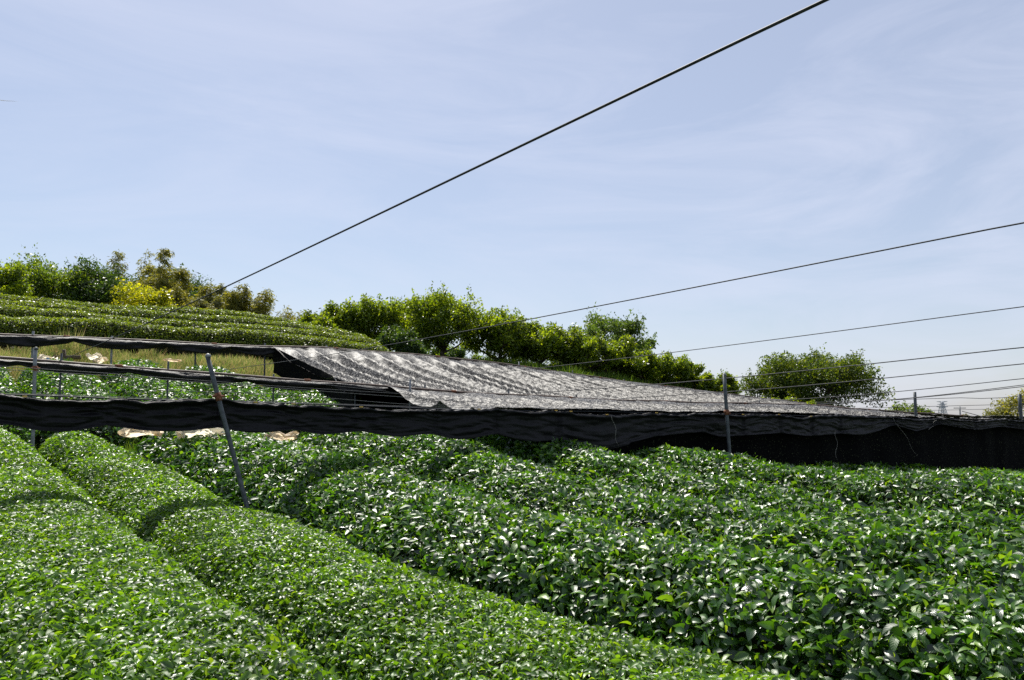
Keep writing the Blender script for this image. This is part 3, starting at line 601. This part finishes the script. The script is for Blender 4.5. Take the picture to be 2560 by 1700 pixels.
# thin wires parallel to the rails
tl = ['thin wire just above the front drape', 'thin wire between drape and middle rail, lowest', 'thin wire between drape and middle rail, middle one', 'thin wire just below the middle net roll', 'thin wire just above the middle rail']
for k, (v, pts_) in enumerate(((7.3, [(-60, 980), (291, 992), (700, 1005), (1100, 1018), (1400, 1021), (1820, 1024)]), (8.6, [(380, 975), (700, 985), (1000, 1010), (1300, 1018), (1500, 1024)]), (9.6, [(-50, 920), (250, 938), (560, 960), (900, 985), (1250, 1010)]),
                                (11.2, [(-50, 912), (250, 932), (700, 966), (1000, 984), (1240, 1004)]), (11.85, [(560, 940), (800, 960), (1000, 982), (1200, 996)]))):
    q = [onv(a, b_, v) for a, b_ in pts_]; us = [uvof(a[0], a[1])[0] for a in q]; zs = [a[2] for a in q]; uu = np.linspace(us[0], us[-1], 24)
    b = MB(); P = [p3(u, v, float(np.interp(u, us, zs))) for u in uu]; b.tube(P, .0026 + .0004 * k, 6); o = b.build('thin_wire', M['thin'], origin=P[0]); tag(o, tl[k], 'wire', 'thin wires along the rails')

# ------------------------------------------------------------------ sacks and planks
def sack(px, py, Y, wpx, hpx, label, m, seed, extra=None, lift=0.0):
    """crumpled sack: wrinkled cushion with a gathered neck"""
    c = at(px, py, Y); sx = wpx / FPX * Y / 2; sz = hpx / FPX * Y / 2; sy = sx * .7
    nu, nv = 56, 34; A, B = np.meshgrid(np.linspace(math.pi - .35, 2 * math.pi + .35, nu), np.linspace(.85, math.pi - .01, nv), indexing='ij')
    cx, cy, cz = np.sin(B) * np.cos(A), np.sin(B) * np.sin(A), np.cos(B)
    w = 1 + .55 * fnoise(cx * 2 + seed, cz * 2.4 + cy * 1.7) + .22 * np.abs(fnoise(cx * 5 + cy * 4, cz * 6 + seed)) + .05 * fnoise(cx * 13, cz * 12 + cy * 9)
    sq = lambda a, e: np.sign(a) * np.abs(a) ** e
    X = sq(cx, .95) * sx * w; Y_ = cy * sy * w; Z = np.where(cz < 0, .8, 1.15) * cz * sz * w + .35 * sz * np.sin(cx * 3 + seed)
    V = np.stack([X, Y_, Z], -1).reshape(-1, 3) + c; i = np.arange(nu - 1)[:, None] * nv; i2 = i + nv; j = np.arange(nv - 1)[None]
    F = np.stack([i + j, i + j + 1, i2 + j + 1, i2 + j], -1).reshape(-1, 4)
    V[:, 2] += .3 * sz; root = np_mesh('sack', V, [F], m, origin=c); tag(root, label, 'sack', 'pale sacks left among the tea')
    # frayed open mouth: a flaring crumpled sleeve at one end
    nu2 = 30; th = np.linspace(0, 2 * math.pi, nu2, endpoint=False); q = np.linspace(0, 1, 7); T2, Q2 = np.meshgrid(th, q, indexing='ij'); sg = 1 if seed % 2 else -1
    rr = (.35 + .35 * Q2) * (1 + .3 * np.sin(T2 * 4 + seed) * Q2); X = sg * sx * (.85 + .42 * Q2); V = np.stack([X, rr * np.cos(T2) * sy * .6, rr * np.sin(T2) * sz * .8 + .1 * sz * Q2], -1).reshape(-1, 3)
    i = np.arange(nu2)[:, None] * 7; i2 = (np.arange(nu2)[:, None] + 1) % nu2 * 7; j = np.arange(6)[None]
    np_mesh('mouth', V, [np.stack([i + j, i + j + 1, i2 + j + 1, i2 + j], -1).reshape(-1, 4)], m, root)
    if extra: 
        b = MB(); a = np.linspace(-.8, .8, 9); 
        Vp = np.array([(sx * (.55 + .25 * math.cos(t)), -sy * 1.12, sz * .2 + .3 * sz * math.sin(t)) for t in np.linspace(0, 6.28, 14, endpoint=False)] + [(sx * .55, -sy * 1.2, sz * .2)])
        b.add(Vp, None, [(k, (k + 1) % 14, 14) for k in range(14)]); b.build('print', extra, root)
sack(352, 1084, 9.2, 80, 30, 'folded tan and cream sack below the drape, left of the other two', M['sack'], 1)
sack(505, 1084, 9.2, 92, 50, 'large crumpled cream sack beside the leaning post', M['sack_white'], 2)
sack(706, 1094, 9.0, 66, 30, 'smooth tan sack on the tea right of the leaning post', M['sack_tan'], 4)
sack(117, 900, 15.2, 40, 20, 'white sack with a blue patch near the left bank', M['sack_white'], 3, M['sack_blue'])
sack(234, 893, 15.3, 30, 16, 'small grey-white sack at the foot of the dry grass', M['sack_white'], 5)
sack(253, 903, 15.0, 30, 14, 'small sack slumped against the one at the dry grass foot', M['sack'], 6)
sack(338, 909, 15.6, 38, 12, 'flat cream sack on the middle tea by the bank', M['sack'], 7)
sack(430, 902, 16.4, 34, 8, 'flat tan sheet-like sack far back by the bank', M['sack_tan'], 9)
for (a, b_, yy, lab) in (((8, 884), (110, 896), 16.6, 'sloping old plank on the bank at the left edge'), ((60, 894), (201, 893), 16.2, 'level dark plank at the foot of the bank')):
    p, q = at(*a, yy), at(*b_, yy); c = MB(); d = q - p; L_ = np.linalg.norm(d); ex = d / L_; ez = np.array([0, -.3, 1.]); ez -= ez @ ex * ex; ez /= np.linalg.norm(ez); ey = np.cross(ez, ex)
    c.box((p + q) / 2, L_, .03, .075, np.array([ex, ey, ez])); c.box((p + q) / 2 + ey * .045 + ex * L_ * .2, .05, .05, .3, np.array([ex, ey, ez])); c.box((p + q) / 2 + ey * .045 - ex * L_ * .3, .05, .05, .3, np.array([ex, ey, ez]))
    o = c.build('plank', M['plank'], smooth=False, origin=p); tag(o, lab, 'plank', 'old planks on the bank')

# ------------------------------------------------------------------ grasses
def blades(n, sampler, hlo, hhi, mt, name, label, wid=.012, lean=.5):
    x, y = sampler(n); z = ground(x, y); P = np.stack([x, y, z], -1)
    A = rng.normal(0, lean, (n, 3)); A[:, 2] = 1; Nn = rng.normal(0, 1, (n, 3)); Ln = rng.uniform(hlo, hhi, n) * (.6 + .8 * vnoise(x * 1.5, y * 1.5)); Wd = np.full(n, wid) * rng.uniform(.6, 1.4, n)
    V, F, U = leaves(P, A, Nn, Ln, Wd, np.full(n, 2), rng.uniform(-.5, .5, n)); o = np_mesh(name, V, F, mt, None, U, origin=V[0].copy()); tag(o, label, None, None, 'stuff'); return o
def samp_uv(u0, u1, v0, v1):
    def f(n): u = rng.uniform(u0, u1, n); v = rng.uniform(v0, v1, n); return Dv[0] * u + Vv[0] * v, Dv[1] * u + Vv[1] * v
    return f
def tufts(n):
    c = rng.choice([.7, 2.35, 2.6, 3.3, 4.0, 4.1], n) + rng.normal(0, .10, n); v = 18.9 + rng.normal(0, .1, n); return Dv[0] * c + Vv[0] * v, Dv[1] * c + Vv[1] * v
blades(60000, samp_uv(-4, 9.5, 17.0, 19.3), .08, .28, M['drygrass'], 'dry_grass', 'straw-coloured dry grass on the bank below the hillside tea', .013)
blades(700, lambda n: [a + rng.normal(0, .09, n) for a in samp_uv(0, 5, 19.3, 19.35)(n)] if 0 else tufts(n), .25, .6, M['drygrass'], 'dry_grass', 'tall dry grass tufts in front of the lowest hillside row', .012, .35)
blades(60000, samp_uv(10.5, 42, 19, 29), .12, .35, M['grass'], 'orchard_grass', 'green grass under the orchard trees', .03)
blades(6000, samp_uv(-2, 7, 11.4, 12.6), .06, .22, M['grass'], 'weeds', 'weeds on the path between the tea blocks', .012)

# ------------------------------------------------------------------ trees
def tree(name, px, top_py, wpx, Y, mt, label, group, nclump=30, nleaf=6500, lsz=.13, low=.25, cat='tree', flat=1.0, seed=0, trunk=.09, gap=.0, spray=.5, basez=None, mtrunk=None, big=1.0):
    rs = np.random.default_rng(1000 + seed)
    top = at(px, top_py, Y); bz = float(ground(top[0], top[1])) if basez is None else basez
    H = top[2] - bz; rad = wpx / FPX * Y / 2; base = np.array([top[0], top[1], bz - .05])
    root = empty(name, base); tag(root, label, cat, group)
    cb = H * low; ch = (H - cb) / 2; cc = np.array([0, 0, cb + ch])
    # clump centres inside the crown volume, more towards the outside
    C = []; 
    while len(C) < nclump:
        q = rs.normal(0, 1, 3); q /= np.linalg.norm(q); r = rs.uniform(.25, 1) ** .5 * .82; q = q * r
        if q[2] < -.75: continue
        lob = 1 + .22 * math.sin(3 * math.atan2(q[1], q[0]) + seed) 
        C.append(cc + q * [rad * lob, rad * flat * lob, ch])
    C = np.array(C); cr_ = rs.uniform(.17, .32, nclump) * min(rad, ch * 1.15) * 1.1 * big
    # branches
    b = MB(); fork = np.array([0, 0, cb * .75 + .15 * H * .3]); t = np.linspace(0, 1, 6)[:, None]
    b.tube(np.array([0, 0, 0]) * (1 - t) + fork * t + .05 * rad * np.sin(t * 4) * [1, .4, 0], trunk * (1.25 - .45 * t[:, 0]) , 9)
    nl = 6; lim = C[rs.choice(nclump, nl, replace=False)]; ends = []
    for e in lim:
        mid = fork * .45 + e * .55 + rs.normal(0, .08, 3) * rad; mid[2] -= .06 * H; tt = np.linspace(0, 1, 7)[:, None]
        pts = fork * (1 - tt) ** 2 + 2 * mid * tt * (1 - tt) + e * tt ** 2; pts += rs.normal(0, .012, pts.shape) * rad; b.tube(pts, trunk * (.62 - .5 * tt[:, 0]), 7); ends.append(pts)
    E = np.concatenate(ends)
    for c in C:
        j = np.argmin(((E - c) ** 2).sum(1) + 3 * (E[:, 2] > c[2])); s = E[j]; m_ = (s + c) / 2 + rs.normal(0, .06, 3) * rad; tt = np.linspace(0, 1, 5)[:, None]
        b.tube(s * (1 - tt) ** 2 + 2 * m_ * tt * (1 - tt) + c * tt ** 2, trunk * (.22 - .16 * tt[:, 0]), 5)
    b.build('trunk', mtrunk or M['bark'], root)
    # leaves: on sprays radiating out of every clump
    k = rs.integers(0, nclump, nleaf); q = rs.normal(0, 1, (nleaf, 3)); q /= np.linalg.norm(q, axis=1)[:, None]
    r = rs.random(nleaf) ** .45; P = C[k] + q * r[:, None] * cr_[k][:, None] * [1.15, 1.15, .85]
    # twiggy shoots sticking out above the outline
    ns = int(nclump * 2.2); sc = rs.integers(0, nclump, ns); sdv = rs.normal(0, .55, (ns, 3)); sdv[:, 2] = np.abs(sdv[:, 2]) + .6; outw = C[sc] - cc; outw /= np.linalg.norm(outw, axis=1)[:, None] + 1e-6; sdv += outw * .6; sdv /= np.linalg.norm(sdv, axis=1)[:, None]
    per = 16; ss = rs.random((ns, per)); sl = cr_[sc] / big * rs.uniform(1.1, 1.1 + spray * 1.3, ns)
    PS = (C[sc][:, None] + sdv[:, None] * (ss * sl[:, None])[:, :, None]).reshape(-1, 3) + rs.normal(0, lsz * .35, (ns * per, 3))
    P = np.concatenate([P, PS]); n = len(P)
    A = rs.normal(0, 1, (n, 3)) + [0, 0, -.25]; Nn = rs.normal(0, .7, (n, 3)) + [0, 0, .6]; Ln = lsz * rs.uniform(.6, 1.3, n)
    V, F, U = leaves(P, A, Nn, Ln, Ln * .55, np.full(n, 2), rs.uniform(-.3, .1, n)); np_mesh('crown', V, F, mt, root, U)
    return root
GO = 'orchard trees along the ridge'
orch = [(790, 778, 80, 27.0, .10, 'low leafy persimmon tree at the left end of the orchard, above the hillside rows'), (850, 752, 120, 28.0, .12, 'bushy persimmon tree second from the left end of the orchard'),
        (935, 735, 140, 28.5, .12, 'persimmon tree just left of the tallest orchard shoot'), (1030, 732, 130, 29.5, .1, 'persimmon tree behind and left of the forked dark trunk'), (1108, 727, 190, 28.0, .30, 'tall persimmon tree with a forked dark trunk in the open'),
        (1245, 770, 160, 29, .22, 'rounded persimmon tree right of the forked trunk one'), (1345, 800, 140, 29.5, .22, 'persimmon tree in the middle of the ridge, left of the airy tree'), (1420, 812, 120, 30, .22, 'persimmon tree touching the airy tree on its left'),
        (1510, 842, 190, 30, .22, 'broad persimmon tree in front of the airy tree'), (1610, 872, 150, 31, .2, 'persimmon tree right below the airy tree crown'), (1685, 888, 110, 31.5, .15, 'persimmon tree on the falling end of the ridge'),
        (1750, 932, 90, 32, .05, 'low persimmon bush left of the upright post'), (1812, 934, 60, 32.5, .05, 'last low bush of the ridge, behind the upright post')]
for k, (px, ty, w, Y, low, lab) in enumerate(orch):
    tree('persimmon_tree', px, ty, w * 1.28, Y, M['persimmon'], lab, GO, nclump=int(22 + w / 4), nleaf=int(3000 + w * 56), lsz=.115, big=1.15, low=low * .6, seed=k, trunk=.085, spray=.5 if k != 4 else .8)
tree('airy_tree', 1552, 766, 225, 36, M['airy'], 'feathery pale green tree standing taller behind the orchard', None, nclump=26, nleaf=8200, lsz=.14, low=.30, seed=33, spray=1.0)
tree('broadleaf_tree', 2018, 870, 360, 34, M['wide'], 'wide round tree standing alone right of the upright post', None, nclump=84, nleaf=36000, lsz=.12, low=.02, seed=48, trunk=.12, spray=.45, big=1.2)
tree('shrub', 1130, 832, 60, 25.5, M['dark_tree'], 'small dark shrub below the forked trunk', None, nclump=8, nleaf=900, lsz=.09, low=.05, seed=44, cat='shrub')
tree('shrub', 985, 812, 170, 25.6, M['dark_tree'], 'dull green rounded shrub at the right end of the hillside tea', None, nclump=22, nleaf=5600, lsz=.09, low=.02, seed=42, cat='shrub')
tree('shrub', 1045, 840, 110, 25.0, M['dark_tree'], 'second dull shrub leaning on the rounded one, nearer the forked trunk', None, nclump=16, nleaf=2800, lsz=.09, low=.02, seed=43, cat='shrub')
for k, (px, ty, w, lab) in enumerate(((1900, 988, 120, 'bright low shrub under the left side of the wide tree'), (2000, 997, 120, 'bright low shrub under the middle of the wide tree'), (1960, 985, 80, 'small bright shrub between the two under the wide tree'))):
    tree('shrub', px, ty, w, 29, M['persimmon'], lab, 'bright shrubs under the wide tree', nclump=12, nleaf=2200, lsz=.08, low=.0, seed=50 + k, cat='shrub', basez=.35)
for k, (px, ty, w, Y, lab) in enumerate(((1180, 850, 170, 35, 'dull bush behind and right of the forked trunk'), (1300, 862, 170, 35, 'dull bush filling the gap behind the middle orchard trunks'), (1420, 880, 160, 35.5, 'dull bush behind the trunks below the airy tree'), (1060, 850, 130, 35, 'dull bush behind and left of the forked trunk'), (1540, 905, 160, 36, 'dull bush behind the trunks at the falling ridge end'), (900, 815, 150, 34, 'dull bush behind the left orchard trees'))):
    tree('shrub', px, ty, w * 1.15, Y, M['dark_tree'] if k % 2 else M['green_tree'], lab, 'bushes behind the orchard trunks', nclump=22, nleaf=4200, lsz=.12, low=.0, seed=90 + k, cat='shrub', spray=.2)
GF = 'small far trees at the right'
for k, (px, ty, w, Y, m_, lab) in enumerate(((2243, 1004, 100, 48, 'green_tree', 'small far tree right of the wide tree'), (2300, 1002, 80, 50, 'green_tree', 'small far tree beside the dark square-looking post'), (2552, 966, 170, 45, 'bamboo', 'olive bush at the right frame edge'), (2488, 1014, 100, 46, 'pale_bamboo', 'low pale bush left of the olive bush'), (2420, 1030, 34, 60, 'pale_bamboo', 'tiny far bush near the utility pole'))):
    tree('distant_tree', px, ty, w, Y, M[m_], lab, GF, nclump=22, nleaf=5200, lsz=.14, low=.1, seed=60 + k, basez=-1.6, big=1.2)
# upper left wood
GL = 'trees behind the hillside tea'
for k, (px, ty, w, Y, m_, lab, nc) in enumerate((
        (5, 605, 130, 31, 'persimmon', 'yellow-green tree cut by the left frame edge', 26), (60, 700, 70, 36, 'pale_bamboo', 'low pale bush between the first two trees at the left', 12),
        (150, 628, 210, 34, 'green_tree', 'large bright green tree second from the left edge', 46), (240, 645, 170, 34, 'dark_tree', 'darker green tree beside the large bright one', 34),
        (335, 695, 150, 33, 'yellow_tree', 'bright yellow tree with dark branches behind the top tea row', 20), (385, 712, 90, 33.5, 'yellow_tree', 'low yellow tree right of the bright yellow one', 16),
        (470, 650, 170, 42, 'dark_tree', 'dark round tree rising behind the bamboo', 30), (345, 655, 160, 41, 'dark_tree', 'dark tree behind the yellow tree, left of the tall bamboo', 26), (450, 735, 90, 38, 'green_tree', 'low green bush under the bamboo', 16))):
    tree('hill_tree', px, ty, w * 1.12, Y, M[m_], lab, GL, nclump=int(nc * 1.5), nleaf=int(nc * 420), big=1.25, lsz=.13, low=.05, seed=70 + k, trunk=.09)

def bamboo(px, top_py, wpx, Y, mt, label, lean, seed, nleaf=4200):
    rs = np.random.default_rng(seed); top = at(px, top_py, Y); bx = top[0] - lean; bz = float(ground(bx, top[1])); H = top[2] - bz
    base = np.array([bx, top[1], bz - .05]); root = empty('bamboo', base); tag(root, label, 'bamboo', 'bamboo plumes behind the hillside tea')
    b = MB(); rad = wpx / FPX * Y / 2; stems = []
    for s in range(5):
        t = np.linspace(0, 1, 14)[:, None]; off = rs.normal(0, .35, 3) * [rad, rad, 0]; hh = H * (1 if s == 0 else rs.uniform(.7, .93)); ln = np.array([lean, 0, 0]) * (hh / H) + (rs.normal(0, .35, 3) * [rad, rad, 0] if s else 0)
        pts = off * (s > 0) + np.concatenate([np.zeros((14, 2)), t * hh], 1) + ln * t ** 2.2; b.tube(pts, .028 * (1.05 - t[:, 0]), 6); stems.append(pts)
    b.build('culm', M['culm'], root)
    P = []; A = []
    for i in range(150):
        st = stems[rs.integers(0, 5) if rs.random() < .7 else 0]; f = rs.uniform(.32, .99); c = np.array([np.interp(f, np.linspace(0, 1, 14), st[:, j]) for j in range(3)])
        a = rs.uniform(0, 6.28); rr = rad * .62 * math.sin(math.pi * min(.93, max(.12, (1.12 - f)))) ** .7 * rs.uniform(.5, 1.1); d = np.array([math.cos(a), math.sin(a), .25]); m = nleaf // 150
        s = rs.random(m)[:, None] ** .7; pp = c + d * rr * s - np.array([0, 0, 1]) * (s ** 2) * rr * .75 + rs.normal(0, .07, (m, 3)); P.append(pp); A.append(np.tile(d + [0, 0, -.9], (m, 1)) + rs.normal(0, .5, (m, 3)))
    P = np.concatenate(P); A = np.concatenate(A); n = len(P); Ln = rs.uniform(.12, .22, n)
    V, F, U = leaves(P, A, rs.normal(0, .8, (n, 3)) + [0, -.2, .4], Ln, Ln * .26, np.full(n, 2)); np_mesh('leafage', V, F, mt, root, U)
for k, a in enumerate(((298, 622, 62, 39, 'pale_bamboo', 'pale feathery bamboo standing apart at the left', .1), (366, 622, 50, 40, 'bamboo', 'slim bamboo tip left of the tallest plume', .15), (412, 622, 74, 38, 'bamboo', 'tallest olive bamboo plume in the clump', .3),
                       (385, 660, 80, 39, 'bamboo', 'bushy bamboo left below the tallest plume', -.2), (455, 668, 74, 38, 'bamboo', 'bamboo plume between the tallest one and the dark round tree', .2), (520, 702, 70, 38, 'bamboo', 'bamboo plume right of the dark round tree', .25), (500, 735, 80, 37, 'pale_bamboo', 'low pale bamboo in the middle of the clump', 0),
                       (560, 712, 60, 38, 'pale_bamboo', 'pale bamboo where the thick wire crosses', .1), (612, 706, 66, 37.5, 'bamboo', 'dense bamboo plume left of the last one', .45), (582, 725, 60, 37, 'bamboo', 'bamboo filling below the dense plume', .1), (440, 715, 80, 36.5, 'bamboo', 'dark olive bamboo just above the topmost tea row', 0),
                       (676, 716, 70, 37, 'bamboo', 'last bamboo, its open top arching right against the sky', 1.0), (648, 735, 50, 37, 'bamboo', 'short dense bamboo at the foot of the last arching one', .1), (716, 762, 44, 37, 'bamboo', 'tiny bamboo tip right of the arching one', .1), (760, 775, 40, 37, 'pale_bamboo', 'faint low bamboo tip before the orchard', .1), (400, 695, 80, 37, 'bamboo', 'olive bamboo behind the bright yellow tree', 0.))):
    bamboo(a[0], a[1], a[2] * (1.25 if k in (0, 11) else 1.6), a[3], M[a[4]], a[5], a[6], 300 + k, nleaf=3300 if k in (0, 11) else 8400 if a[2] > 50 else 1800)

# ------------------------------------------------------------------ far pylon and utility pole
base = at(2357, 1046, 520); top = at(2357, 1004, 520); H = top[2] - base[2]; w = .23 * H; root = empty('power_pylon', base); tag(root, 'faint lattice power pylon on the horizon between the two right posts', 'pylon')
b = MB(); lv = np.linspace(0, 1, 9)
for sx_ in (-1, 1):
    for sy_ in (-1, 1): b.tube([(sx_ * w * (1 - .78 * t), sy_ * w * (1 - .78 * t), t * H) for t in lv], .22, 4)
for i in range(8):
    a, c = lv[i], lv[i + 1]; wa, wc = w * (1 - .78 * a), w * (1 - .78 * c)
    for s in (-1, 1):
        b.tube([(-s * wa, -wa, a * H), (s * wc, -wc, c * H)], .14, 4); b.tube([(-s * wa, wa, a * H), (s * wc, wc, c * H)], .14, 4); b.tube([(-wa, s * wa, a * H), (wa, s * wa, a * H)], .14, 4)
b.build('tower', M['steel'], root)
for z, ww in ((.68, .34), (.84, .30), (.99, .32)):
    b = MB(); b.tube([(-ww * H, 0, z * H + .02 * H), (0, 0, z * H - .03 * H), (ww * H, 0, z * H + .02 * H)], .2, 4); b.tube([(-ww * H, 0, z * H + .02 * H), (ww * H, 0, z * H + .02 * H)], .2, 4); b.build('crossarm', M['steel'], root)
base = at(2401, 1050, 120); top = at(2401, 1016, 120); H = top[2] - base[2]; root = empty('utility_pole', base); tag(root, 'thin utility pole on the horizon right of the pylon', 'utility pole')
b = MB(); b.tube([(0, 0, -2), (0, 0, H)], .12, 8); b.build('pole', M['concrete'], root); b = MB(); b.tube([(-.9, 0, H * .88), (.9, 0, H * .88)], .07, 6); b.build('crossarm', M['concrete'], root)
b = MB(); pts = [at(2405 + t * 90, 1028 + 24 * t + 0 * t, 118) for t in np.linspace(0, 1, 12)]; b.tube(pts, .05, 6); o = b.build('power_line', M['wire'], origin=pts[0]); tag(o, 'sagging cable running right from the far utility pole', 'cable')

# short contrail high at the left
p0, p1 = at(-30, 246, 3200), at(46, 255, 3200); b = MB(); t = np.linspace(0, 1, 12); b.tube([p0 + (p1 - p0) * a + np.array([0, 0, 1.5 * math.sin(a * 9)]) for a in t], 1.9 * (1 - t ** 2) + .25, 8)
m, tt_ = mat('contrail_vapour'); o_ = N('ShaderNodeOutputMaterial', tt_); p_ = N('ShaderNodeBsdfDiffuse', tt_); p_.inputs[0].default_value = (.9, .9, .92, 1); q_ = N('ShaderNodeBsdfTransparent', tt_); x_ = N('ShaderNodeMixShader', tt_); x_.inputs[0].default_value = .35; tt_.links.new(p_.outputs[0], x_.inputs[1]); tt_.links.new(q_.outputs[0], x_.inputs[2]); tt_.links.new(x_.outputs[0], o_.inputs[0])
o = b.build('contrail', m, origin=p0); tag(o, 'short white contrail at the left edge of the sky', None, None, 'stuff')
